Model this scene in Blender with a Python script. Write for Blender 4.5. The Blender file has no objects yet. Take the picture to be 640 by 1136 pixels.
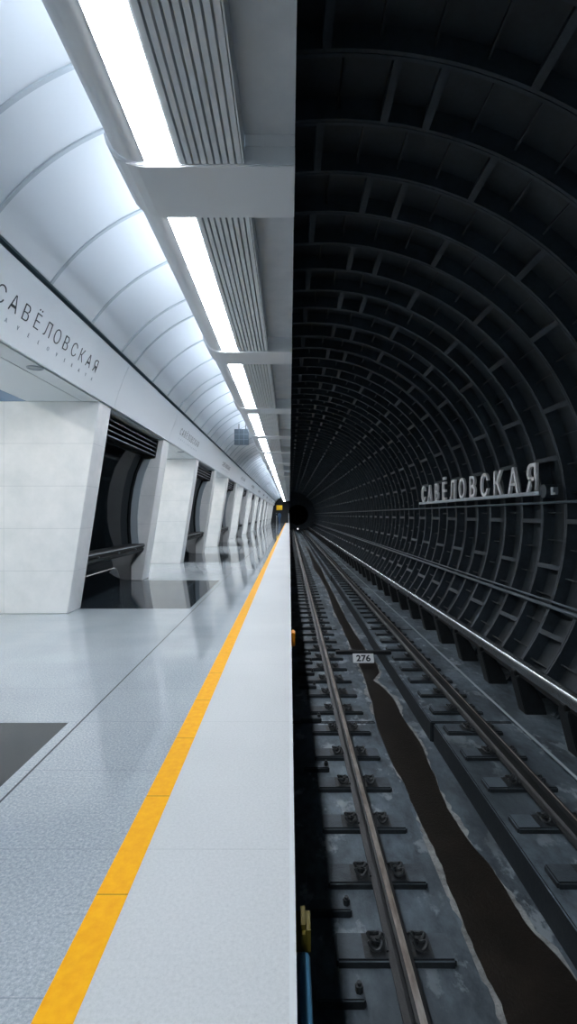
import bpy, bmesh, math, random
from mathutils import Vector, Matrix
random.seed(7)
S = bpy.context.scene
C = S.collection
CAM = 1.29          # eye height above the platform
PER = 6.8           # one pylon to the next
Y0, Y1 = -6.0, 86.0
PI = math.pi

# ------------------------------------------------------------------ mesh collector
class MB:
    def __init__(s): s.v = []; s.f = []; s.m = []
    def add(s, vs, fs, mi=0):
        o = len(s.v); s.v += [tuple(v) for v in vs]
        for f in fs: s.f.append([i + o for i in f]); s.m.append(mi)
        return s
    def box(s, x0, x1, y0, y1, z0, z1, mi=0):
        vs = [(x, y, z) for z in (z0, z1) for y in (y0, y1) for x in (x0, x1)]
        return s.add(vs, [(0,2,3,1), (4,5,7,6), (0,1,5,4), (2,6,7,3), (0,4,6,2), (1,3,7,5)], mi)
    def prism_y(s, prof, y0, y1, mi=0, caps=True):      # prof: closed loop of (x, z)
        n = len(prof)
        vs = [(x, y0, z) for x, z in prof] + [(x, y1, z) for x, z in prof]
        fs = [(i, (i+1) % n, n + (i+1) % n, n + i) for i in range(n)]
        if caps: fs += [tuple(range(n))[::-1], tuple(range(n, 2*n))]
        return s.add(vs, fs, mi)
    def sheet_y(s, prof, y0, y1, mi=0):                 # open profile
        n = len(prof)
        vs = [(x, y0, z) for x, z in prof] + [(x, y1, z) for x, z in prof]
        return s.add(vs, [(i, i+1, n+i+1, n+i) for i in range(n-1)], mi)
    def shell_y(s, prof, t, y0, y1, mi=0):              # open profile with thickness, offset to its left normal
        n = len(prof); off = []
        for i in range(n):
            a = prof[max(i-1, 0)]; b = prof[min(i+1, n-1)]
            dx, dz = b[0]-a[0], b[1]-a[1]; l = math.hypot(dx, dz)
            off.append((prof[i][0] - dz/l*t, prof[i][1] + dx/l*t))
        return s.prism_y(list(prof) + off[::-1], y0, y1, mi)
    def tube(s, p, q, r, n=10, mi=0, caps=True):
        p, q = Vector(p), Vector(q); d = (q - p).normalized()
        a = d.orthogonal().normalized(); b = d.cross(a)
        vs = [c + (a*math.cos(2*PI*i/n) + b*math.sin(2*PI*i/n))*r for c in (p, q) for i in range(n)]
        fs = [(i, (i+1) % n, n+(i+1) % n, n+i) for i in range(n)]
        if caps: fs += [tuple(range(n))[::-1], tuple(range(n, 2*n))]
        return s.add(vs, fs, mi)
    def path(s, pts, r, n=6, mi=0, closed=False):
        pts = [Vector(p) for p in pts]; k = len(pts); vs = []
        for i, p in enumerate(pts):
            a = pts[(i-1) % k] if (closed or i) else p
            b = pts[(i+1) % k] if (closed or i < k-1) else p
            d = (b - a).normalized(); u = d.cross(Vector((0, 0, 1)))
            u = u.normalized() if u.length > 1e-4 else Vector((1, 0, 0)); w = d.cross(u)
            vs += [p + (u*math.cos(2*PI*j/n) + w*math.sin(2*PI*j/n))*r for j in range(n)]
        fs = []
        for i in range(k if closed else k-1):
            for j in range(n):
                fs.append((i*n+j, i*n+(j+1) % n, ((i+1) % k)*n+(j+1) % n, ((i+1) % k)*n+j))
        if not closed: fs += [tuple(range(n))[::-1], tuple(range((k-1)*n, k*n))]
        return s.add(vs, fs, mi)
    def build(s, name, mats, parent=None, bevel=0, smooth=False, seg=2):
        me = bpy.data.meshes.new(name); me.from_pydata(s.v, [], s.f); 
        for m in (mats if isinstance(mats, (list, tuple)) else [mats]): me.materials.append(m)
        for p, mi in zip(me.polygons, s.m): p.material_index = mi
        bm = bmesh.new(); bm.from_mesh(me); bmesh.ops.recalc_face_normals(bm, faces=bm.faces)
        if bevel:
            bmesh.ops.remove_doubles(bm, verts=bm.verts, dist=1e-5)
            es = [e for e in bm.edges if len(e.link_faces) == 2 and e.calc_face_angle(0) > .6]
            bmesh.ops.bevel(bm, geom=es, offset=bevel, segments=seg, affect='EDGES', clamp_overlap=True)
        bm.to_mesh(me); bm.free()
        if smooth:
            me.polygons.foreach_set('use_smooth', [True]*len(me.polygons))
            me.set_sharp_from_angle(angle=.7)
        o = bpy.data.objects.new(name, me); C.objects.link(o)
        if parent: o.parent = parent
        return o

def tag(o, label, cat, group=None, kind=None):
    o['label'] = label; o['category'] = cat
    if group: o['group'] = group
    if kind: o['kind'] = kind
    return o
def struct(o): o['kind'] = 'structure'; return o
def root(name, loc, label, cat, group=None):
    o = bpy.data.objects.new(name, None); C.objects.link(o); o.location = loc; o.empty_display_size = .2
    return tag(o, label, cat, group)
def copy_tree(o, loc, label, group=None, parts=True):
    r = o.copy(); C.objects.link(r); r.location = loc; r['label'] = label
    if group: r['group'] = group
    if parts:
        for ch in o.children:
            c = ch.copy(); C.objects.link(c); c.parent = r
            for g in ch.children:
                d = g.copy(); C.objects.link(d); d.parent = c
    return r
ORD = ('first second third fourth fifth sixth seventh eighth ninth tenth eleventh twelfth thirteenth fourteenth fifteenth sixteenth '
       'seventeenth eighteenth nineteenth twentieth twenty-first twenty-second twenty-third twenty-fourth twenty-fifth twenty-sixth').split()

# ------------------------------------------------------------------ materials
def lin(h):
    h = h.lstrip('#'); c = [int(h[i:i+2], 16)/255 for i in (0, 2, 4)]
    return tuple(((x+.055)/1.055)**2.4 if x > .04045 else x/12.92 for x in c) + (1,)
def mat(name, col, rough=.5, metal=0, spec=.5, coat=0):
    m = bpy.data.materials.new(name); m.use_nodes = True
    b = m.node_tree.nodes['Principled BSDF']
    b.inputs['Base Color'].default_value = lin(col) if isinstance(col, str) else tuple(col)+(1,)
    b.inputs['Roughness'].default_value = rough; b.inputs['Metallic'].default_value = metal
    b.inputs['Specular IOR Level'].default_value = spec; b.inputs['Coat Weight'].default_value = coat
    m.diffuse_color = b.inputs['Base Color'].default_value
    return m
class NT:
    def __init__(s, m): s.m = m; s.n = m.node_tree.nodes; s.l = m.node_tree.links; s.b = s.n['Principled BSDF']; s._pos = None
    def pos(s):
        if not s._pos: s._pos = s.n.new('ShaderNodeNewGeometry').outputs['Position']
        return s._pos
    def scaled(s, sc):
        v = s.n.new('ShaderNodeVectorMath'); v.operation = 'MULTIPLY'; s.l.new(s.pos(), v.inputs[0]); v.inputs[1].default_value = sc
        return v.outputs[0]
    def noise(s, scale, detail=4, rough=.6, sc=(1, 1, 1)):
        t = s.n.new('ShaderNodeTexNoise'); t.inputs['Scale'].default_value = scale; t.inputs['Detail'].default_value = detail
        t.inputs['Roughness'].default_value = rough; s.l.new(s.scaled(sc), t.inputs['Vector']); return t.outputs['Fac']
    def ramp(s, fac, stops):
        r = s.n.new('ShaderNodeValToRGB'); s.l.new(fac, r.inputs[0]); e = r.color_ramp.elements
        while len(e) < len(stops): e.new(.5)
        for i, (p, c) in enumerate(stops): e[i].position = p; e[i].color = lin(c) if isinstance(c, str) else (c, c, c, 1)
        return r.outputs[0]
    def mix(s, fac, a, b, mode='MIX'):
        x = s.n.new('ShaderNodeMix'); x.data_type = 'RGBA'; x.blend_type = mode
        for sock, v in ((x.inputs[0], fac), (x.inputs[6], a), (x.inputs[7], b)):
            if isinstance(v, (int, float)): sock.default_value = v
            elif isinstance(v, str): sock.default_value = lin(v)
            else: s.l.new(v, sock)
        return x.outputs[2]
    def math(s, op, a, b=None, c=None):
        x = s.n.new('ShaderNodeMath'); x.operation = op
        for i, v in enumerate((a, b, c)):
            if v is None: continue
            if isinstance(v, (int, float)): x.inputs[i].default_value = v
            else: s.l.new(v, x.inputs[i])
        return x.outputs[0]
    def axis(s, k):
        x = s.n.new('ShaderNodeSeparateXYZ'); s.l.new(s.pos(), x.inputs[0]); return x.outputs[k]
    def joint(s, k, pitch, off, w):             # 1 on a line every pitch along axis k
        f = s.math('FRACT', s.math('DIVIDE', s.math('SUBTRACT', s.axis(k), off - 50*pitch), pitch))
        return s.math('LESS_THAN', f, w/pitch)
    def col(s, c): s.l.new(c, s.b.inputs['Base Color'])
    def rough(s, c): s.l.new(c, s.b.inputs['Roughness'])
    def bump(s, h, strength=.3, dist=.01):
        b = s.n.new('ShaderNodeBump'); b.inputs['Strength'].default_value = strength; b.inputs['Distance'].default_value = dist
        s.l.new(h, b.inputs['Height']); s.l.new(b.outputs[0], s.b.inputs['Normal'])
def emit(name, col, k):
    m = mat(name, col); b = m.node_tree.nodes['Principled BSDF']
    b.inputs['Emission Color'].default_value = lin(col); b.inputs['Emission Strength'].default_value = k; return m

M = {}
# polished granite of the platform
def granite(name, lo, mid, hi, rough, jt, tile=(.6, .6)):
    m = mat(name, mid, rough); t = NT(m)
    c = t.ramp(t.noise(85, 5, .8), [(.31, lo), (.5, mid), (.69, hi)])
    big = t.noise(.8, 3, .5); c = t.mix(.25, c, t.ramp(big, [(.3, lo), (.7, hi)]))
    cell = t.n.new('ShaderNodeTexWhiteNoise'); cell.noise_dimensions = '2D'
    fl = t.n.new('ShaderNodeVectorMath'); fl.operation = 'FLOOR'; t.l.new(t.scaled((1/1.2, 1/.6, 1)), fl.inputs[0]); t.l.new(fl.outputs[0], cell.inputs['Vector'])
    c = t.mix(t.math('MULTIPLY', cell.outputs['Value'], .10), c, lo)
    j = t.joint(1, tile[1], 3.145, .004)
    c = t.mix(t.math('MULTIPLY', j, .45), c, jt)
    t.col(c); return m
M['granite'] = granite('polished_granite', '#78838c', '#a6b0b7', '#d3dade', .04, '#707a82')
M['granite_edge'] = granite('honed_granite', '#b4babd', '#c6cbcd', '#d3d7d8', .55, '#9aa2a7', (.6, 1.2))
m = mat('dark_granite', '#2c343a', .06); t = NT(m); c = t.ramp(t.noise(60, 4, .7), [(.35, '#1b2227'), (.7, '#353e45')]); t.col(t.mix(t.math('MULTIPLY', t.joint(1, .6, .15, .004), .6), c, '#0c1013')); M['dark_granite'] = m
M['slit'] = mat('floor_slit', '#30373c', .6)
m = mat('yellow_warning_tile', '#f7b200', .6, 0, .2); t = NT(m); c = t.ramp(t.noise(25, 4, .6), [(.3, '#f5a800'), (.7, '#ffbc00')]); t.col(t.mix(t.math('MULTIPLY', t.joint(1, .6, .51, .006), .7), c, '#a87810')); M['yellow'] = m
m = mat('white_marble', '#dfe3e4', .42); t = NT(m)
c = t.ramp(t.noise(2.2, 6, .65), [(.3, '#dadfe0'), (.65, '#ebedee')])
hz = t.joint(2, .5536, 0, .006); vx = t.joint(0, 1.25, -3.72, .005)
nrm = t.n.new('ShaderNodeNewGeometry').outputs['Normal']; sx = t.n.new('ShaderNodeSeparateXYZ'); t.l.new(nrm, sx.inputs[0])
facing = t.math('GREATER_THAN', t.math('ABSOLUTE', sx.outputs[1]), .7)
j = t.math('MAXIMUM', hz, t.math('MULTIPLY', vx, facing))
t.col(t.mix(t.math('MULTIPLY', j, .4), c, '#9aa4aa')); M['marble'] = m
M['frieze'] = mat('frieze_enamel', '#e0e7ec', .35)
M['vault'] = mat('vault_panel', '#e4e9ed', .38)
M['rib'] = mat('vault_joint_strip', '#bcc5cb', .45)
M['soffit'] = mat('soffit_panel', '#d2d9de', .4)
M['hull'] = mat('satin_aluminium', '#eef2f5', .42)
M['beam'] = mat('grey_enamel', '#eef2f5', .42)
M['slat'] = mat('slat_aluminium', '#eef2f5', .42)
m = mat('raw_concrete', '#9aa5ad', .7); t = NT(m); t.col(t.ramp(t.noise(3, 6, .6), [(.3, '#d5dbdf'), (.7, '#e9edf0')])); M['concrete'] = m
M['groove'] = mat('shadow_gap', '#76828b', .6)
M['lamp'] = emit('lamp_diffuser', '#f4f8ff', 28)
M['cove'] = emit('cove_lamp', '#eaf3ff', 8)
M['hall_lamp'] = emit('hall_lamp', '#fbf8f2', 28)
M['ink'] = mat('dark_letters', '#27313a', .5)
M['ink_light'] = mat('grey_letters', '#8494a1', .5)
M['black_glass'] = mat('black_glass', '#0a0e11', .05, 0, .3)
M['niche_glass'] = mat('niche_glass', '#0c1114', .05, 0, .3); M['niche_glass'].node_tree.nodes['Principled BSDF'].inputs['IOR'].default_value = 1.22
M['black_metal'] = mat('black_metal', '#12171a', .55, 0, .3)
M['dark_steel'] = mat('edge_steel', '#8b979f', .35, .6)
M['pale_frame'] = mat('pale_frame', '#9aa6ae', .35)
M['down'] = mat('downlight_rim', '#7e8a92', .35, .4)
# tunnel side
def grime(name, lo, mid, hi, rough=.6, bump=.4, sc=(1, 1, 1), scale=2.2):
    m = mat(name, mid, rough); t = NT(m)
    n1 = t.noise(scale, 8, .65, sc); n2 = t.noise(scale*9, 5, .7, sc)
    c = t.mix(.35, t.ramp(n1, [(.36, lo), (.5, mid), (.66, hi)]), t.ramp(n2, [(.3, lo), (.7, hi)]))
    t.col(c); t.bump(n2, bump, .01); return m, t, c
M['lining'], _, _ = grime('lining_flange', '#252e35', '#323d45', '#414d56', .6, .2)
M['pan'] = grime('lining_pan', '#1b2328', '#262f35', '#323c43', .6, .2)[0]  # same lining as the flanges; the shade of the recesses is put into this darker colour
m, t, c = grime('track_concrete', '#262f36', '#56646e', '#7f8e98', .65, .6, (1, .55, 1), 1.7)
sp = t.noise(2.3, 8, .65, (1.3, .8, 1)); c = t.mix(t.math('MULTIPLY', t.ramp(sp, [(.56, 0.0), (.61, 1.0)]), .6), c, '#aab5bb')
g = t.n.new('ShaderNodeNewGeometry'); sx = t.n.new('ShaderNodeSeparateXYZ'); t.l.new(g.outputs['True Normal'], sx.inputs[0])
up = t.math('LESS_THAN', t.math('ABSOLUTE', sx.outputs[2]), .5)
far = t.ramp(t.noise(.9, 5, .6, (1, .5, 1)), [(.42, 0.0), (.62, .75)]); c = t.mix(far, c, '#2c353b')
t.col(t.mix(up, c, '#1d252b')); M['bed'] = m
M['pit'] = mat('pit_dark', '#14191d', .8)
M['mud'] = grime('brown_mud', '#15130f', '#211d19', '#2e2822', .3, .5, (1, 1, 1), 4)[0]
M['lime'] = grime('lime_crust', '#5d5f5e', '#8f9291', '#b4b6b4', .8, .5, (1, 1, 1), 7)[0]
M['sleeper'] = grime('sleeper', '#15191c', '#272d31', '#394147', .6, .4, (1, 1, 1), 6)[0]
m, t, c = grime('sleeper_pale_top', '#15191c', '#232a2f', '#30383d', .6, .4, (1, 1, 1), 6)
g = t.n.new('ShaderNodeNewGeometry'); sx = t.n.new('ShaderNodeSeparateXYZ'); t.l.new(g.outputs['True Normal'], sx.inputs[0])
pale_top = t.math('MULTIPLY', t.math('GREATER_THAN', sx.outputs[2], .8), t.ramp(t.noise(2.6, 6, .6), [(.35, .25), (.6, .95)])); t.col(t.mix(pale_top, c, '#56626b')); M['sleeper'] = m  # upward faces mixed paler, in noise patches
M['clip'] = grime('clip_steel', '#101315', '#1f2427', '#343b40', .45, .3, (1, 1, 1), 20)[0]
M['rail_side'] = grime('rail_rust', '#101213', '#1a1d1f', '#26292b', .5, .3, (1, .3, 1), 8)[0]
m = mat('rail_running_face', '#8a817a', .3, .6); t = NT(m)
t.col(t.ramp(t.noise(7, 6, .7, (3, .5, 1)), [(.3, '#8a786c'), (.5, '#c0b6ac'), (.7, '#e2ddd8')])); M['rail_top'] = m
M['cover'] = mat('third_rail_cover', '#c3cbd0', .22, .9)
M['bracket'] = grime('bracket_black', '#0b0e10', '#14181b', '#20262a', .5, .3, (1, 1, 1), 8)[0]
M['cable'] = mat('grey_cable', '#5c6870', .5)
M['sign_white'] = mat('sign_white', '#fafbfc', .4)
M['sign_steel'] = mat('sign_steel', '#9aa5ac', .35, .3)
M['plate'] = mat('plate_white', '#f4f8fa', .5)
M['blue'] = mat('blue_pipe', '#4f86a8', .45)
M['orange'] = mat('orange_marker', '#f09a08', .5)
M['ochre'] = mat('ochre_clamp', '#5c5210', .6)
m = mat('hall_panel', '#4d6d8c', .35); M['hall'] = m
M['screen'] = mat('grey_panel', '#66737d', .4)
M['screen_line'] = mat('panel_lines', '#9aa7b0', .4)
M['yellow_sign'] = mat('yellow_sign', '#f2c40a', .5)
M['bulk'] = mat('bulkhead_dark', '#22292e', .5)

# ------------------------------------------------------------------ FLOOR of the platform
XS = [(-11.0, -3.35, 'g'), (-3.35, -1.37, 'd'), (-1.37, -1.306, 'g'), (-1.306, -1.294, 's'), (-1.294, -.655, 'g'), (-.655, -.548, 'y'), (-.548, .0, 'e'), (0, .02, 'n')]
ys = [Y0]
for k in range(-2, 13): ys += [6.93 + PER*k, 9.93 + PER*k]
ys = [y for y in ys if Y0 <= y < Y1]
if ys[0] != Y0: ys = [Y0] + ys
ys += [Y1]; ys = sorted(set(ys))
f = MB(); slot = dict(g=0, s=1, e=2, n=3, y=4)
for x0, x1, k in XS:
    if k == 'y': continue
    for a, b in zip(ys, ys[1:]):
        mi = slot.get(k, 0)
        if k == 'd': mi = 5 if ((a + b)/2 - 6.93) % PER < 3.0 else 0
        f.add([(x0, a, 0), (x1, a, 0), (x1, b, 0), (x0, b, 0)], [(0, 1, 2, 3)], mi)
f.box(-11, .02, Y0, Y1, -.30, -.002, 2)
M['nosing'] = mat('platform_nosing', '#ccd3d6', .45)
struct(f.build('floor', [M['granite'], M['slit'], M['granite_edge'], M['nosing'], M['yellow'], M['dark_granite']]))
struct(MB().box(-.655, -.548, Y0, Y1, -.0018, .0015).build('trim_1', M['yellow']))
# understructure of the platform, set back beneath the overhang
struct(MB().box(-.75, -.6, Y0, Y1, -1.6, -.30).build('wall_platform', M['pit']))

# ------------------------------------------------------------------ TRACK BED
def bed(name, prof, segs):
    b = MB()
    for y0, y1, dx in segs: b.prism_y([(x + dx*w, z) for x, z, w in prof], y0, y1)
    return struct(b.build(name, M['bed'], bevel=.012))
ZB = CAM - 2.58; ZC = CAM - 2.83; ZR = CAM - 2.62
segs = [(Y0, 1.2, 0), (1.215, 6.25, 0), (6.29, 11.3, 0), (11.33, 21.4, 0), (21.43, 41.5, 0), (41.53, Y1+40, 0)]
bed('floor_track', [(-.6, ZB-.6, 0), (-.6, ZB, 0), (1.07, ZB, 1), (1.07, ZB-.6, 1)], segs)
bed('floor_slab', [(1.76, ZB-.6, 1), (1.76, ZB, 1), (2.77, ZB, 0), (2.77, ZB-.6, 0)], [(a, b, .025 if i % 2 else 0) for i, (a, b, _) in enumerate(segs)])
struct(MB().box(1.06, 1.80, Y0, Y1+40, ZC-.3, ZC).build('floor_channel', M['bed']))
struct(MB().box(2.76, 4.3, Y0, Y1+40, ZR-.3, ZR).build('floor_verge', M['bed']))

# mud in the drain channel with its crust of lime, outlines drawn from the stains' own shape
ml = [(605,338,340.5),(620,345,348.5),(632,348,357),(640,354.5,360),(650,360,365),(660,364.5,370.5),(670,368,375),(680,371,380),(690,376,386),(700,381,391),(712,386,400),(726,391,408),(738,398,419),(747,402,421),(755,405,414),(763,408,424),(776,411,437),(800,416,448),(815,420,459),(830,425,468),(845,434,474),(860,441,480),(880,452,488),(900,462,497),(920,470,510),(940,480,525),(960,489,543),(980,496,556),(1000,505,567),(1030,518,585),(1065,531,618),(1100,546,648),(1136,560,680),(1250,606,775)]
def smooth_pts(side):
    out = []
    for y, l, r in ml:
        v = y - 571; out.append((560*2.83/v, ((l if side == 0 else r) - 321)*2.83/v))
    return out
L, R = smooth_pts(0)[::-1], smooth_pts(1)[::-1]
def interp(P, y):
    for (a, xa), (b, xb) in zip(P, P[1:]):
        if a <= y <= b: return xa + (xb - xa)*(y - a)/(b - a)
    return P[0][1] if y < P[0][0] else P[-1][1]
from mathutils import noise as mn
def wob(y, s): return 1.6*sum(mn.noise(Vector((y*f, s*7.3, 0)))*a for f, a in ((1.3, .5), (3.4, .35), (8.1, .22), (19, .12)))
def strip(name, z, ext, m, top, jag):
    b = MB(); n = 900; vs = []; a0, a1 = 2.2, 45.0
    for i in range(n+1):
        y = a0*(a1/a0)**(i/n)
        l = interp(L, y) + .022*wob(y*jag*1.2, 1); r = interp(R, y) + .022*wob(y*jag*1.2, 5)
        if ext:
            l -= max(0, .022 + .10*wob(y*.9, 2)); r += max(.006, .026 + .09*wob(y*.8, 9))
        l = max(l, 1.085); r = min(max(r, l+.02), 1.75)
        vs += [(l, y, z), (r, y, z), (r, y, z-.005), (l, y, z-.005)]
    fs = []
    for i in range(n):
        o = 4*i
        for j in range(4): fs.append((o+j, o+(j+1) % 4, o+4+(j+1) % 4, o+4+j))
    return b.add(vs, fs).build(name, m)
tag(strip('lime_crust', ZC+.004, 1, M['lime'], 0, 1.0), 'whitish lime crust edging the brown mud in the track drain', 'crust', kind='stuff')
tag(strip('drain_mud', ZC+.010, 0, M['mud'], 0, 1.0), 'wet brown mud lying along the drain channel between rails', 'mud', kind='stuff')

# running rails
def rail_prof(x, zt, band):
    h = .142; pts = []
    half = [(.036, 0), (.036, -.028), (.022, -.042), (.010, -.05), (.009, -.105), (.030, -.120), (.066, -.130), (.066, -h)]
    pts = [(-.033, 0), (band[0], .003), (band[1], .003), (.028, .001)] + half
    pts += [(-a, b) for a, b in half[::-1]]
    return [(x + a, zt + b) for a, b in pts]
def rail(x, label, band):
    zt = CAM - 2.39; p = rail_prof(x, zt, band); n = len(p)
    b = MB()
    b.prism_y(p, Y0, Y1+40, 1)
    b.m[1] = 0
    o = b.build('running_rail', [M['rail_top'], M['rail_side']])
    return tag(o, label, 'rail', 'running rails')
rail(.632, 'long rusty running rail with worn shiny top nearest the platform', (-.018, .018))
rail(2.235, 'dark running rail on the raised slab beyond the drain channel', (.004, .018))
ZS = CAM - 2.39 - .142
# sleepers with plates and spring clips
def clip_mesh(parent, x, sgn):
    b = MB()
    for dy in (-.032, .032):
        pts = [(x + sgn*.015 + .038*math.cos(a)*1.0, dy + .030*math.sin(a), ZS + .030 + .012*math.cos(a*2)) for a in [2*PI*i/12 for i in range(12)]]
        b.path(pts, .0105, 6, closed=True)
    b.path([(x - sgn*.05, -.06, ZS+.014), (x - sgn*.05, .0, ZS+.02), (x - sgn*.05, .06, ZS+.014), (x - sgn*.01, .068, ZS+.02), (x + sgn*.05, .05, ZS+.03)], .009, 6)
    c = b.build('spring_clip', M['clip'], parent, smooth=True)
    h = MB(); h.tube((x, 0, ZS-.002), (x, 0, ZS+.045), .012, 8); h.tube((x, 0, ZS+.018), (x, 0, ZS+.034), .021, 6); h.build('bolt', M['clip'], c)
def sleeper(x0, x1, xr, label, group):
    r = root('rail_sleeper', (0, 0, 0), label, 'sleeper', group)
    MB().box(x0, x1, -.10, .10, ZB-.02, ZB+.046).build('tie', M['sleeper'], r, bevel=.012)
    MB().box(xr-.20, xr+.20, -.085, .085, ZB+.045, ZS).build('base_plate', M['clip'], r, bevel=.003)
    clip_mesh(r, xr-.115, -1); clip_mesh(r, xr+.115, 1)
    return r
LA = 'dark sleeper block with sprung clips, set in concrete under the rail nearest the platform'
LB = 'dark sleeper block with sprung clips, on the raised slab under the farther rail'
for x0, x1, xr, lab, g in ((.27, .955, .632, LA, 'sleepers under the rail by the platform'), (1.85, 2.50, 2.235, LB, 'sleepers under the farther rail')):
    p = sleeper(x0, x1, xr, lab, g)
    first = True
    for i in range(140):
        y = 2.97 + .605*(i-1)
        if xr > 2 and y < 3.4: continue
        if y > 84.5: break
        if first: p.location = (0, y, 0); first = False
        else: copy_tree(p, (0, y, 0), lab)
# short anchor blocks left of the near rail, between sleepers
LS = 'short dark anchor block with a bolt, between sleepers beside the platform pit'
p = root('anchor_block', (0, 0, 0), LS, 'block', 'anchor blocks beside the platform pit')
MB().box(.14, .40, -.05, .05, ZB-.01, ZB+.05).build('block', M['sleeper'], p, bevel=.008)
h = MB(); h.tube((.37, 0, ZB+.045), (.37, 0, ZB+.085), .022, 6); h.tube((.37, 0, ZB+.08), (.37, 0, ZB+.1), .012, 8); h.build('bolt', M['clip'], p)
for i, y in enumerate((2.68, 3.28, 5.1, 6.32, 7.52, 8.13, 8.74, 9.34)):
    if i == 0: p.location = (0, y, 0)
    else: copy_tree(p, (0, y, 0), LS)

# thin conduit along the slab edge
tag(MB().tube((2.80, Y0, ZB+.012), (2.80, Y1-.3, ZB+.012), .015, 8).build('edge_conduit', M['pale_frame'], smooth=True), 'thin pale conduit running along the slab edge right of the rails', 'conduit')
# third rail
tr = root('third_rail', (3.05, 2.0, ZR), 'grey covered contact rail on black brackets beside the tunnel wall', 'third rail')
def tr_part(b, name, m, **k):
    o = b.build(name, m, **k); o.parent = tr; o.matrix_parent_inverse = Matrix.Translation(-Vector(tr.location)); return o
ZT = CAM - 1.93
prof = [(2.99, ZT-.13), (2.985, ZT-.05)] + [(3.05 + .065*math.cos(a), ZT-.04 + .06*math.sin(a)) for a in [PI - PI*i/10 for i in range(11)]] + [(3.115, ZT-.05), (3.11, ZT-.13)]
tr_part(MB().prism_y(prof, Y0, Y1+20), 'cover', M['cover'], smooth=True)
tr_part(MB().box(3.03, 3.07, Y0, Y1+20, ZT-.20, ZT-.128), 'contact_rail', M['rail_side'])
bk = []
for i in range(66):
    y = 4.3 + 1.21*i
    b = MB()
    xz = [(3.10, ZR-.01), (3.38, ZR-.01), (3.34, ZR+.14), (3.13, ZT-.19), (2.985, ZT-.19), (2.985, ZT-.24)]
    b.prism_y(xz, y-.11, y+.11)
    b.box(2.97, 3.14, y-.06, y+.06, ZT-.20, ZT-.125)
    bk.append(tr_part(b, 'bracket', M['bracket'], bevel=.01) if i == 0 else None)
    if i:
        c = bk[0].copy(); C.objects.link(c); c.parent = tr
        c.matrix_parent_inverse = Matrix.Translation(-Vector(tr.location)); c.location = (0, 1.21*i, 0)
# intermediate rubble/feet blocks beneath
# ------------------------------------------------------------------ TUNNEL LINING
XC, ZCN, R0, R1 = .45, CAM - .04, 3.93, 4.13
def pol(r, a): return (XC + r*math.sin(a), ZCN + r*math.cos(a))     # a from the crown, clockwise
A0, A1 = math.radians(-16), math.radians(134)
ln = MB(); NA = 60
arc = [A0 + (A1 - A0)*i/NA for i in range(NA+1)]
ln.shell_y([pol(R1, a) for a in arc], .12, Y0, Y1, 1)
n0 = int((Y0 - 4.25)/.75)
for k in range(n0, 110):
    y = 4.25 + .75*k
    if y > Y1 - .2: break
    for sgn in (-1, 1):
        a, b = (y-.042, y-.005) if sgn < 0 else (y+.005, y+.042)
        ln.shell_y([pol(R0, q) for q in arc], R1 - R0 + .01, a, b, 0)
    # longitudinal flanges of this ring (y .. y+.75)
    def flange(deg, w, r, mi=0):
        a = math.radians(deg)
        if not (A0 < a < A1): return
        c = Vector((math.sin(a), math.cos(a))); t = Vector((math.cos(a), -math.sin(a)))
        q = []
        for rr, tt in ((r, -w/2), (r, w/2), (R1+.01, w/2), (R1+.01, -w/2)):
            q.append((XC + c.x*rr + t.x*tt, ZCN + c.y*rr + t.y*tt))
        ln.prism_y(q, y + .041, y + .709, mi)
    if k % 2 == 0: js = [7, 13] + [13 + 26*i for i in range(1, 6)] + [7 - 26]
    else: js = [-2 + 26*i for i in range(0, 6)]
    for j in js: flange(j, .075, R0)
    for s0 in (js[1:] if k % 2 == 0 else js) :
        for q in (1, 2, 3): flange(s0 + 6.5*q, .022, R0 + .09, 1)
    if k % 2 == 0:
        for q in (1, 2, 3): flange(7 - 6.5*q, .022, R0 + .09, 1)
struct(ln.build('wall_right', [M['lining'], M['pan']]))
# end bulkhead with the running tunnel beyond
b = MB(); ce = (1.45, CAM - .02); n = 48
outer = [(XC + 4.4*math.cos(2*PI*i/n), ZCN + 4.4*math.sin(2*PI*i/n)) for i in range(n)]
hole = [(ce[0] + 1.75*math.cos(2*PI*i/n), ce[1] + 1.75*math.sin(2*PI*i/n)) for i in range(n)]
vs = [(x, Y1-.1, z) for x, z in outer] + [(x, Y1-.1, z) for x, z in hole] + [(x, Y1+40, z) for x, z in hole]
fs = [(i, (i+1) % n, n+(i+1) % n, n+i) for i in range(n)] + [(n+i, n+(i+1) % n, 2*n+(i+1) % n, 2*n+i) for i in range(n)] + [tuple(range(2*n, 3*n))]
struct(b.add(vs, fs).build('wall_tunnel_end', M['lining']))
# wall conduits
tag(MB().tube((4.03, Y0, CAM-1.42), (4.03, Y1, CAM-1.42), .030, 8).tube((4.07, Y0, CAM-1.35), (4.07, Y1, CAM-1.35), .018, 8).build('wall_conduit', M['cable'], smooth=True),
    'pair of grey conduits clipped low along the black tunnel wall', 'conduit')
tag(MB().tube((4.33, Y0, CAM+.20), (4.33, Y1, CAM+.20), .022, 8).build('wall_cable', M['cable'], smooth=True),
    'single dark cable running along the tunnel wall below the lettering', 'cable')
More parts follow.
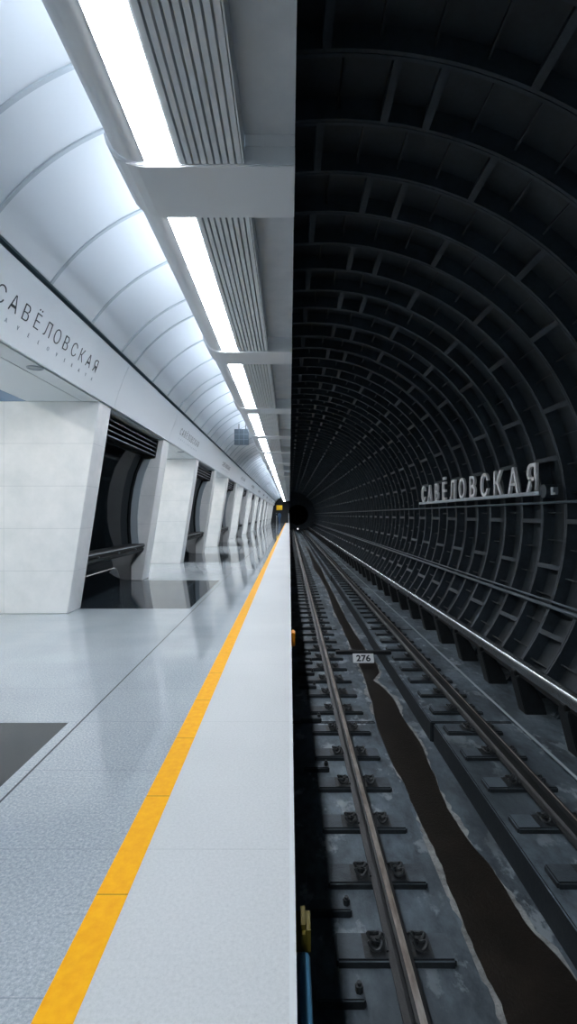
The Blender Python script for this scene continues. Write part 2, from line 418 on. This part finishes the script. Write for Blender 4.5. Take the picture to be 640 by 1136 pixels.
# station name in free-standing letters
def text_mesh(body, size, extr, offset=0, res=4):
    c = bpy.data.curves.new('t', 'FONT'); c.body = body; c.size = size; c.extrude = extr; c.offset = offset; c.resolution_u = res
    o = bpy.data.objects.new('t', c); C.objects.link(o)
    dg = bpy.context.evaluated_depsgraph_get(); dg.update()
    me = bpy.data.meshes.new_from_object(o.evaluated_get(dg))
    bpy.data.objects.remove(o); bpy.data.curves.remove(c)
    return me
XSG, ZSG = 4.16, CAM + .385
sg = root('station_sign', (XSG, 12.1, ZSG), 'white raised station name letters standing on a rail along the tunnel wall', 'sign')
def sg_child(o): o.parent = sg; o.matrix_parent_inverse = Matrix.Translation(-Vector(sg.location)); return o
FL = Matrix(((0, 0, -1, 0), (-1, 0, 0, 0), (0, 1, 0, 0), (0, 0, 0, 1)))          # text facing the platform
for i, ch in enumerate('САВЁЛОВСКАЯ'):
    me = text_mesh(ch, 1.0, .025, .008)
    xs = [v.co.x for v in me.vertices]; cx = (min(xs) + max(xs))/2
    for v in me.vertices: v.co.x = (v.co.x - cx)*.64; v.co.y *= .655; v.co.z *= 1.0
    me.transform(Matrix.Translation((XSG, 15.62 - .697*i, ZSG + .012)) @ FL)
    me.materials.clear(); me.materials.append(M['sign_white'])
    o = bpy.data.objects.new('letter', me); C.objects.link(o); sg_child(o)
sg_child(MB().box(XSG-.06, XSG+.06, 8.3, 15.95, ZSG-.06, ZSG+.004).build('letter_rail', M['sign_steel'], bevel=.005))
for y in (8.6, 10.2, 11.8, 13.4, 15.0):
    sg_child(MB().box(XSG+.05, 4.42, y-.03, y+.03, ZSG-.05, ZSG-.01).build('bracket', M['bracket']))
sg_child(MB().tube((XSG-.03, 8.22, ZSG+.0), (XSG+.16, 8.22, ZSG+.0), .11, 20).build('end_disc', M['lining'], smooth=True))
sg_child(MB().box(XSG-.02, XSG+.06, 7.93, 8.0, ZSG-.05, ZSG+.05).box(XSG-.02, XSG+.02, 7.86, 8.0, ZSG-.07, ZSG-.04).build('end_clip', M['sign_steel']))
# the 276 marker hung from a bar across the drain
mk = root('track_marker', (1.36, 9.25, ZB), 'white plate numbered 276 hung on a black bar over the drain', 'marker')
def mk_child(o): o.parent = mk; o.matrix_parent_inverse = Matrix.Translation(-Vector(mk.location)); return o
mk_child(MB().box(.86, 1.88, 9.30, 9.41, ZB+.0, ZB+.06).build('bar', M['bracket'], bevel=.006))
TILT = Matrix.Translation((1.35, 9.17, ZB-.11)) @ Matrix.Rotation(-math.radians(32), 4, 'X')
pl = MB().box(-.19, .19, 0, .02, 0, .17).build('plate', M['plate'], bevel=.004); pl.data.transform(TILT); mk_child(pl)
me = text_mesh('276', .155, .002, .004); xs = [v.co.x for v in me.vertices]; cx = (min(xs)+max(xs))/2
for v in me.vertices: v.co.x = (v.co.x - cx)*1.12
me.transform(TILT @ Matrix.Translation((0, -.003, .03)) @ Matrix.Rotation(PI/2, 4, 'X')); me.materials.clear(); me.materials.append(M['ink'])
o = bpy.data.objects.new('digits', me); C.objects.link(o); mk_child(o)
# markers fixed under the platform edge
tag(MB().box(.0202, .062, 5.55, 5.72, -.16, -.012).build('edge_marker', M['orange'], bevel=.008), 'small orange marker block fixed to the platform edge', 'marker')
tag(MB().tube((.045, .9, -.17), (.045, 1.66, -.17), .024, 10).build('edge_pipe', M['blue'], smooth=True), 'short blue pipe under the platform edge at the bottom', 'pipe')
tag(MB().box(.0202, .072, 1.68, 1.80, -.20, -.09).build('pipe_clamp', M['ochre'], bevel=.018), 'dull ochre clamp below the platform edge past the blue pipe', 'clamp')
# signal lamp at the far end of the track
sl = root('signal_lamp', (1.30, 78, ZB), 'tiny white signal lamp low between the rails far down the tunnel', 'signal')
MB().tube((0, 0, 0), (0, 0, .3), .04, 8).build('post', M['bracket'], sl)
MB().tube((0, -.10, .40), (0, .1, .40), .15, 14).build('housing', M['bracket'], sl)
MB().tube((0, -.115, .40), (0, -.101, .40), .11, 14).build('lens', emit('signal_white', '#ffffff', 1.5), sl)

# ------------------------------------------------------------------ PYLONS
def xf(z): return -2.89 + .153*z
ZTOP = 2.768; YA, YB, YC_, YD = 6.57, 6.99, 9.90, 10.36
back = [(-3.10, 0), (-3.10, .30), (-3.06, .40), (-2.99, .50), (-2.96, .55)]
glass = [(-3.11, .70), (-3.135, .95), (-3.14, 1.2), (-3.12, 1.5), (-3.075, 1.8), (-3.0, 2.1), (-2.90, 2.34), (-2.86, 2.42)]
def pylon(label):
    r = root('pylon', (-3.6, 0, 0), label, 'pylon', 'white marble pylons')
    dx = -r.location.x
    def P(prof): return [(x + dx, z) for x, z in prof]
    b = MB()
    for y0, y1 in ((YA, YB), (YC_, YD)):
        b.prism_y(P([(-4.9, 0), (xf(0), 0), (xf(ZTOP), ZTOP), (-4.9, ZTOP)]), y0, y1)
    b.prism_y(P([(-4.9, 0), (-3.3, 0), (-3.3, ZTOP), (-4.9, ZTOP)]), YB, YC_)
    b.build('marble_body', M['marble'], r, bevel=.008, seg=1)
    # dark niche
    MB().shell_y(P(back), .05, YB+.002, YC_-.002).build('kick_panel', M['black_glass'], r, smooth=True)
    g = MB().shell_y(P(glass), .04, YB+.05, YC_-.06).build('glass_panel', M['niche_glass'], r, smooth=True)
    for y0, y1 in ((YB+.002, YB+.05), (YC_-.06, YC_-.031)): MB().shell_y(P([(x + .03, z) for x, z in glass]), .08, y0, y1).build('glass_frame', M['black_metal'], r, smooth=True)
    MB().shell_y(P([(x + .165, z) for x, z in glass]), .145, YC_-.03, YC_-.001).build('edge_moulding', M['pale_frame'], r, smooth=True)
    lg = MB()
    lg.prism_y(P([(-3.12, .70), (-3.12, .56), (-2.90, .56), (-2.855, .60), (-2.85, .635), (-2.87, .65), (-2.84, .665), (-2.83, .70), (-2.85, .725), (-3.12, .725)]), YB+.002, YC_-.002)
    lg.build('ledge', M['black_metal'], r)
    e = MB(); e.tube((-2.835+dx, YB+.003, .705), (-2.835+dx, YC_-.003, .705), .007, 8); e.tube((-2.86+dx, YB+.003, .605), (-2.86+dx, YC_-.003, .605), .006, 8)
    e.build('ledge_rail', M['dark_steel'], r, smooth=True)
    bo = MB()
    for y in (7.5, 8.4, 9.3): bo.tube((-2.84+dx, y, .655), (-2.82+dx, y, .655), .014, 8)
    bo.build('ledge_stud', M['dark_steel'], r)
    lv = MB(); lv.box(-3.25+dx, -2.84+dx, YB+.002, YC_-.002, 2.42, 2.74)
    sl_ = MB(); eg = MB()
    for i in range(4):
        z = 2.43 + .075*i; x = xf(z) - .11
        lv.prism_y(P([(-2.86, z+.05), (x, z), (x+.008, z+.022), (-2.86, z+.072)]), YB+.002, YC_-.002)
        eg.tube((x+.006+dx, YB+.003, z+.010), (x+.006+dx, YC_-.003, z+.010), .005, 6)
    lv.build('louvre', M['black_metal'], r); eg.build('louvre_edge', M['dark_steel'], r, smooth=True)
    eb = MB(); 
    eb.prism_y(P([(-2.86, 2.38), (xf(2.4)-.10, 2.40), (xf(2.7)-.085, 2.74), (-2.86, 2.74)]), YC_-.05, YC_-.001)
    eb.build('louvre_bracket', M['bracket'], r, bevel=.01)
    return r
p = pylon('x')
for k in range(-1, 11):
    y = PER*k
    lab = 'white marble pylon at the very near end, its black niche floor patch at bottom left' if k < 0 else 'leaning white marble pylon with black glass niche, %s along the platform from the camera' % ORD[k]
    if k == -1: p['label'] = lab; p.location.y = y
    else: copy_tree(p, (-3.6, y, 0), lab)

# soffits over the passages and the strip under the frieze
sf = MB(); sf.box(-2.70, -2.484, Y0, Y1-4, ZTOP, ZTOP+.08); 
sf.box(-3.42, -2.715, Y0, Y1-4, ZTOP, ZTOP+.10)
struct(sf.build('ceiling_passage', M['soffit']))
struct(MB().box(-3.42, -2.55, Y0, Y1-4, ZTOP+.101, 3.40).box(-2.716, -2.699, Y0, Y1-4, ZTOP+.03, ZTOP+.10).box(-2.6, -2.30, Y0, Y1-4, 3.402, 3.50).build('wall_above_passages', M['groove']))
# downlights in the passage soffits
def downlight(lab):
    r = root('downlight', (-2.56, 5.08, ZTOP), lab, 'downlight', 'passage downlights')
    b = MB(); n = 24
    vs = [(ra*math.cos(2*PI*i/n), ra*math.sin(2*PI*i/n), z) for ra, z in ((.082, 0), (.078, -.008), (.062, -.008), (.055, -.001)) for i in range(n)]
    fs = [(j*n+i, j*n+(i+1) % n, (j+1)*n+(i+1) % n, (j+1)*n+i) for j in range(3) for i in range(n)]
    b.add(vs, fs).build('rim', M['down'], r, smooth=True)
    MB().tube((0, 0, -.0002), (0, 0, -.004), .056, 24).build('reflector', M['down'], r)
    return r
p = downlight('round grey downlight in the soffit of the nearest passage, under the large lettering')
copy_tree(p, (-2.56, 5.08 + PER, ZTOP), 'round grey downlight in the soffit of the second passage from the camera')

M['spot'] = emit('spot_lens', '#fff7ec', 260)
p = root('spotlight', (-3.22, 5.15, ZTOP), 'small bright spotlight deep in the soffit of the nearest passage', 'downlight', 'passage spotlights')
MB().tube((0, 0, -.0002), (0, 0, -.010), .085, 20).build('rim', M['down'], p)
MB().tube((0, 0, -.0105), (0, 0, -.014), .06, 20).build('lens', M['spot'], p)
for k in range(0, 11):
    if k: copy_tree(p, (-3.22, 5.15 + PER*k, ZTOP), 'small bright spotlight deep in the soffit of the %s passage from the camera' % ORD[k])

# ------------------------------------------------------------------ FRIEZE
def frp(t): return (-2.43 + .215*t - .03*4*t*(1-t)*.5, ZTOP + .60*t)
fprof = [frp(i/8) for i in range(9)]
u = Vector((.215, 0, .60)).normalized(); nn = Vector((0, 1, 0)).cross(u)
FT = Matrix(((0, u.x, nn.x, 0), (1, 0, 0, 0), (0, u.z, nn.z, 0), (0, 0, 0, 1)))
def letters(chars, size, squash, off, m):
    out = []; memo = {}
    for ch in chars:
        if ch not in memo:
            me = text_mesh(ch, size, .001, off); xs = [v.co.x for v in me.vertices]; cx = (min(xs)+max(xs))/2
            for v in me.vertices: v.co.x = (v.co.x - cx)*squash
            me.materials.clear(); me.materials.append(m); memo[ch] = me
        out.append(memo[ch])
    return out
big = letters('САВЁЛОВСКАЯ', .205, .98, -.0032, M['ink']); small = letters('SAVELOVSKAYA', .058, .9, -.001, M['ink_light'])
def frieze(y0, y1, lab, lettered):
    o = MB().shell_y(fprof, .05, y0+.003, y1-.003).build('frieze_panel', M['frieze'], smooth=True)
    tag(o, lab, 'frieze', 'frieze panels over the pylons')
    if lettered:
        for row, t, ys_, pitch, nm in ((big, .405, y0 + .72, .199, 'letter'), (small, .235, y0 + .70, .1835, 'small_letter')):
            x, z = frp(t)
            for j, me in enumerate(row):
                q = bpy.data.objects.new(nm, me); C.objects.link(q); q.parent = o
                q.matrix_local = Matrix.Translation((x + nn.x*.003, ys_ + pitch*j, z + nn.z*.003)) @ FT
for k in range(-2, 11):
    a, b_, c = 7.0 + PER*k, 10.16 + PER*k, 7.0 + PER*(k+1)
    if k >= -1: frieze(a, b_, 'blank pale frieze panel over %s black niche along the platform' % ('the near end' if k < 0 else 'the ' + ORD[k]), False)
    if k >= -2: frieze(b_, c, 'pale frieze panel lettered with the station name above the %s passage from the camera' % ORD[k+1] if k > -2 else 'pale frieze panel behind the viewpoint, above a passage', True) if k > -2 else frieze(max(b_, Y0), c, 'pale frieze panel with station name at the near end, mostly out of frame', False)

# ------------------------------------------------------------------ VAULT over the platform
VC, VR = (-.56, CAM+.97), 2.0
a_lo = math.atan2(3.415 - VC[1], -math.sqrt(VR**2 - (3.415-VC[1])**2)); a_hi = math.radians(98)
va = [a_lo + (a_hi - a_lo)*i/30 for i in range(31)]
def vp(r): return [(VC[0] + r*math.cos(a), VC[1] + r*math.sin(a)) for a in va]
vb = MB(); jo = MB(); js = []
for k in range(-4, 26):
    base = 2.97 + 3.4*k
    js += [base + .15, base + .67, base + 1.62, base + 2.57]
js = [y for y in js if Y0 < y < Y1 - 4]
edges = [Y0] + js + [Y1 - 4]
for a, b_ in zip(edges, edges[1:]):
    vb.shell_y(vp(VR), -.03, a + .016, b_ - .016)
vault = vb.build('ceiling', M['vault'], smooth=True); struct(vault)
for y in js: jo.shell_y(vp(VR + .006), -.05, y - .0158, y + .0158)
struct(jo.build('trim_2', M['rib'], smooth=True))
struct(MB().shell_y(vp(VR + .06), -.05, Y0, Y1-4).build('ceiling_backing', M['groove']))
# edge slab between vault and tunnel, seen from below right of the slats
struct(MB().box(-.29, .033, Y0, Y1-4, 3.53, 5.0).build('ceiling_edge', M['concrete']))

# ------------------------------------------------------------------ LIGHT TROUGH bays and cross beams
def bay():
    r = root('ceiling_light', (-.6, 0, 3.35), 'x', 'ceiling light', 'linear ceiling lights')
    dx, dz = .6, -3.35
    def P(pr): return [(x+dx, z+dz) for x, z in pr]
    y0, y1 = .525, 3.395
    hull = [(-.850, 3.362), (-.90, 3.362), (-.95, 3.375), (-1.0, 3.402), (-1.035, 3.44), (-1.06, 3.49), (-1.07, 3.54)]
    MB().shell_y(P(hull), -.015, y0, y1).build('housing', M['hull'], r, smooth=True)
    MB().prism_y(P([(-.846, 3.385), (-.846, 3.366), (-.836, 3.353), (-.815, 3.346), (-.683, 3.346), (-.662, 3.353), (-.652, 3.366), (-.652, 3.385)]), y0, y1).build('diffuser', M['lamp'], r)
    MB().box(-.652+dx, -.642+dx, y0, y1, 3.355+dz, 3.44+dz).box(-.8495+dx, -.8465+dx, y0, y1, 3.358+dz, 3.40+dz).build('lamp_edge', M['slat'], r)
    s = MB(); n = 9; w = (.642-.268)/n
    for i in range(n):
        x = -.640 + w*i
        s.box(x+dx, x + w*.70+dx, y0, y1, 3.350+dz, 3.42+dz)
    s.box(-.640+dx, -.275+dx, y0, y1, 3.4201+dz, 3.44+dz)
    s.box(-.274+dx, -.266+dx, y0, y1, 3.352+dz, 3.529+dz)
    s.build('slat_panel', M['slat'], r)
    t_ = MB().prism_y(P([(-1.04, 3.52), (-.66, 3.46), (-.30, 3.46), (-.30, 3.53), (-.66, 3.53), (-1.04, 3.545)]), y0, y1); t_.build('tray', M['hull'], r)
    MB().box(-.95+dx, -.72+dx, y0+.1, y1-.1, 3.556+dz, 3.575+dz).build('cove_lamp', M['cove'], r)
    return r
bp = bay(); bp2 = None
cb = MB()
cp = [(.033, 3.34), (-.84, 3.34), (-.90, 3.343), (-.96, 3.358), (-1.015, 3.388), (-1.055, 3.43), (-1.082, 3.48), (-1.097, 3.545), (-1.08, 3.546), (-1.0, 3.50), (-.9, 3.46), (.033, 3.4605)]
def beam_build():
    o = MB().prism_y([(x + .5, z - 3.34) for x, z in cp] , 0, .52).build('cross_beam', M['beam'], bevel=.006)
    w = MB().box(-.262+.5, .032+.5, .002, .518, .12, .189).build('web', M['beam'], o)
    return tag(o, 'x', 'beam', 'grey cross beams under the platform edge ceiling')
cb0 = beam_build()
def nth(k): return ORD[k]
for k in range(-3, 23):
    y = 2.97 + 3.4*k
    if y > Y1 - 9: break
    vis = k + 1
    lb = 'bright linear ceiling light with slatted grille, %s bay from the camera' % ORD[max(vis, 0)] if vis >= 0 else 'bright linear ceiling light with slatted grille, behind the viewpoint'
    lc = 'grey cross beam with upcurved left end, %s from the camera' % ORD[k] if k >= 0 else 'grey cross beam behind the viewpoint'
    if k == -3: bp.location.y = y; bp['label'] = lb; cb0.location = (-.5, y, 3.34); cb0['label'] = lc
    else:
        q = copy_tree(bp, (-.6, y, 3.35), lb); copy_tree(cb0, (-.5, y, 3.34), lc)
        if k in (4, 5):
            for ch in list(q.children):
                if ch.name.startswith('cove_lamp'): bpy.data.objects.remove(ch)
# hanging panel
hp = root('hanging_panel', (-1.42, 15.0, 3.36), 'grey gridded panel hung from the vault beside the light trough', 'panel')
MB().box(-.215, .215, -.04, .04, 0, .47).build('body', M['screen'], hp, bevel=.008)
b = MB()
for i in (1, 2): b.box(-.2, .2, -.046, -.0405, .157*i-.006, .157*i+.006); b.box(-.215+.143*i-.005, -.215+.143*i+.005, -.0461, -.0402, .01, .46)
b.build('grid_lines', M['screen_line'], hp)
MB().tube((-.08, 0, .465), (-.08, 0, .64), .012, 8).tube((.12, 0, .465), (.12, 0, .74), .012, 8).build('hanger', M['bracket'], hp)

# ------------------------------------------------------------------ CENTRAL HALL glimpsed through the passages, end walls
hv = [(-3.42, 2.85)] + [(-7.4 + 4.0*math.cos(a), 2.9 + 2.4*math.sin(a)) for a in [PI*i/20 for i in range(21)]]
struct(MB().sheet_y(hv, Y0, Y1-4).build('ceiling_hall', M['hall']))
struct(MB().box(-11.5, -11.3, Y0, Y1-4, 0, 3.2).build('wall_left', M['marble']))
struct(MB().box(-11.5, .033, Y0-.2, Y0, -2, 5.6).build('wall_back', M['soffit']))
struct(MB().box(-11.5, .0, Y1-4, Y1-3.8, -.3, 5.4).build('wall_end', M['bulk']))
hl = root('hall_light', (-7.85, 0, 4.9), 'long bright light line under the hall ceiling beyond the passages', 'ceiling light')
MB().box(-.24, .24, Y0+.5, Y1-5, 0, .02).build('diffuser', M['hall_lamp'], hl)
MB().box(-.27, .27, Y0+.5, Y1-5, .021, .08).build('housing', M['hull'], hl)

# far end of the platform: yellow sign, people, gate
ys_ = root('direction_sign', (-1.55, 78, 2.0), 'yellow direction sign hanging at the far end of the platform', 'sign')
MB().box(-.45, .45, -.05, .05, 0, .75).build('face', M['yellow_sign'], ys_, bevel=.01)
MB().tube((-.3, 0, .74), (-.3, 0, 1.45), .02, 6).tube((.3, 0, .74), (.3, 0, 1.45), .02, 6).build('hanger', M['bracket'], ys_)
eg_ = root('end_gate', (-.9, 80, 0), 'dark barrier with white post closing the far end of platform', 'barrier')
MB().box(-1.1, .75, -.03, .03, .1, 1.15).build('panel', M['bulk'], eg_)
MB().box(-1.2, -1.1, -.05, .05, 0, 1.5).build('post', M['sign_white'], eg_); MB().box(.75, .85, -.05, .05, 0, 1.5).build('post', M['sign_white'], eg_)
M['cloth_a'] = mat('dark_coat', '#1d2630', .8); M['cloth_b'] = mat('blue_coat', '#3a5878', .8); M['skin'] = mat('skin', '#b98f78', .6); M['hair'] = mat('hair', '#1c1613', .7)
def person(x, y, coat, lab, rz):
    V = [(0,0,.95),(0,0,1.15),(0,0,1.38),(0,0,1.50),(0,0,1.66),(.19,0,1.40),(.25,.02,1.12),(.24,-.08,.88),(-.19,0,1.40),(-.25,.02,1.12),(-.24,-.08,.88),
         (.10,0,.90),(.11,-.02,.50),(.11,.0,.08),(.11,-.14,.04),(-.10,0,.90),(-.11,.04,.50),(-.11,.12,.08),(-.11,-.02,.04)]
    Ed = [(0,1),(1,2),(2,3),(3,4),(2,5),(5,6),(6,7),(2,8),(8,9),(9,10),(0,11),(11,12),(12,13),(13,14),(0,15),(15,16),(16,17),(17,18)]
    Rr = [.15,.15,.16,.06,.10,.075,.055,.04,.075,.055,.04,.10,.07,.05,.04,.10,.07,.05,.04]
    me = bpy.data.meshes.new('person'); me.from_pydata(V, Ed, []); o = bpy.data.objects.new('person', me); C.objects.link(o)
    md = o.modifiers.new('s', 'SKIN'); sv = me.skin_vertices[0].data
    for d, r_ in zip(sv, Rr): d.radius = (r_, r_*.75)
    sv[0].use_root = True
    o.modifiers.new('d', 'SUBSURF').render_levels = 1
    me.materials.append(coat); o.location = (x, y, 0); o.rotation_euler.z = rz
    h = MB(); 
    for i in range(6):
        for j in range(12): pass
    bm = bmesh.new(); bmesh.ops.create_uvsphere(bm, u_segments=12, v_segments=8, radius=.105); 
    for v in bm.verts: v.co.z = v.co.z*1.15 + 1.69
    mh = bpy.data.meshes.new('hair'); bm.to_mesh(mh); bm.free(); mh.materials.append(M['hair'])
    ho = bpy.data.objects.new('hair', mh); C.objects.link(ho); ho.parent = o
    tag(o, lab, 'person'); return o
person(-1.95, 70, M['cloth_a'], 'tiny distant person in a dark coat standing left on the far platform', .3)
person(-1.45, 73, M['cloth_b'], 'tiny distant person in a blue coat walking below the yellow sign', -.5)

# ------------------------------------------------------------------ WORLD, CAMERA
w = bpy.data.worlds.new('World'); S.world = w; w.use_nodes = True
w.node_tree.nodes['Background'].inputs[0].default_value = (.08, .12, .15, 1); w.node_tree.nodes['Background'].inputs[1].default_value = 1.0
cd = bpy.data.cameras.new('Camera'); cam = bpy.data.objects.new('Camera', cd); C.objects.link(cam)
cam.location = (0, 0, CAM); cam.rotation_euler = (PI/2, 0, 0)
cd.sensor_fit = 'VERTICAL'; cd.sensor_height = 36; cd.sensor_width = 36; cd.lens = 560/1136*36
cd.shift_x = -1/1136; cd.shift_y = 3/1136; cd.clip_start = .05; cd.clip_end = 300
S.camera = cam
vs = S.view_settings
S.display_settings.display_device = 'sRGB'
vs.view_transform = 'Standard'; vs.look = 'None'; vs.exposure = .12; vs.gamma = 1; vs.use_curve_mapping = False
S.cycles.use_denoising = True; S.cycles.max_bounces = 8; S.cycles.diffuse_bounces = 5; S.cycles.sample_clamp_indirect = 6
S.cycles.caustics_reflective = False; S.cycles.caustics_refractive = False
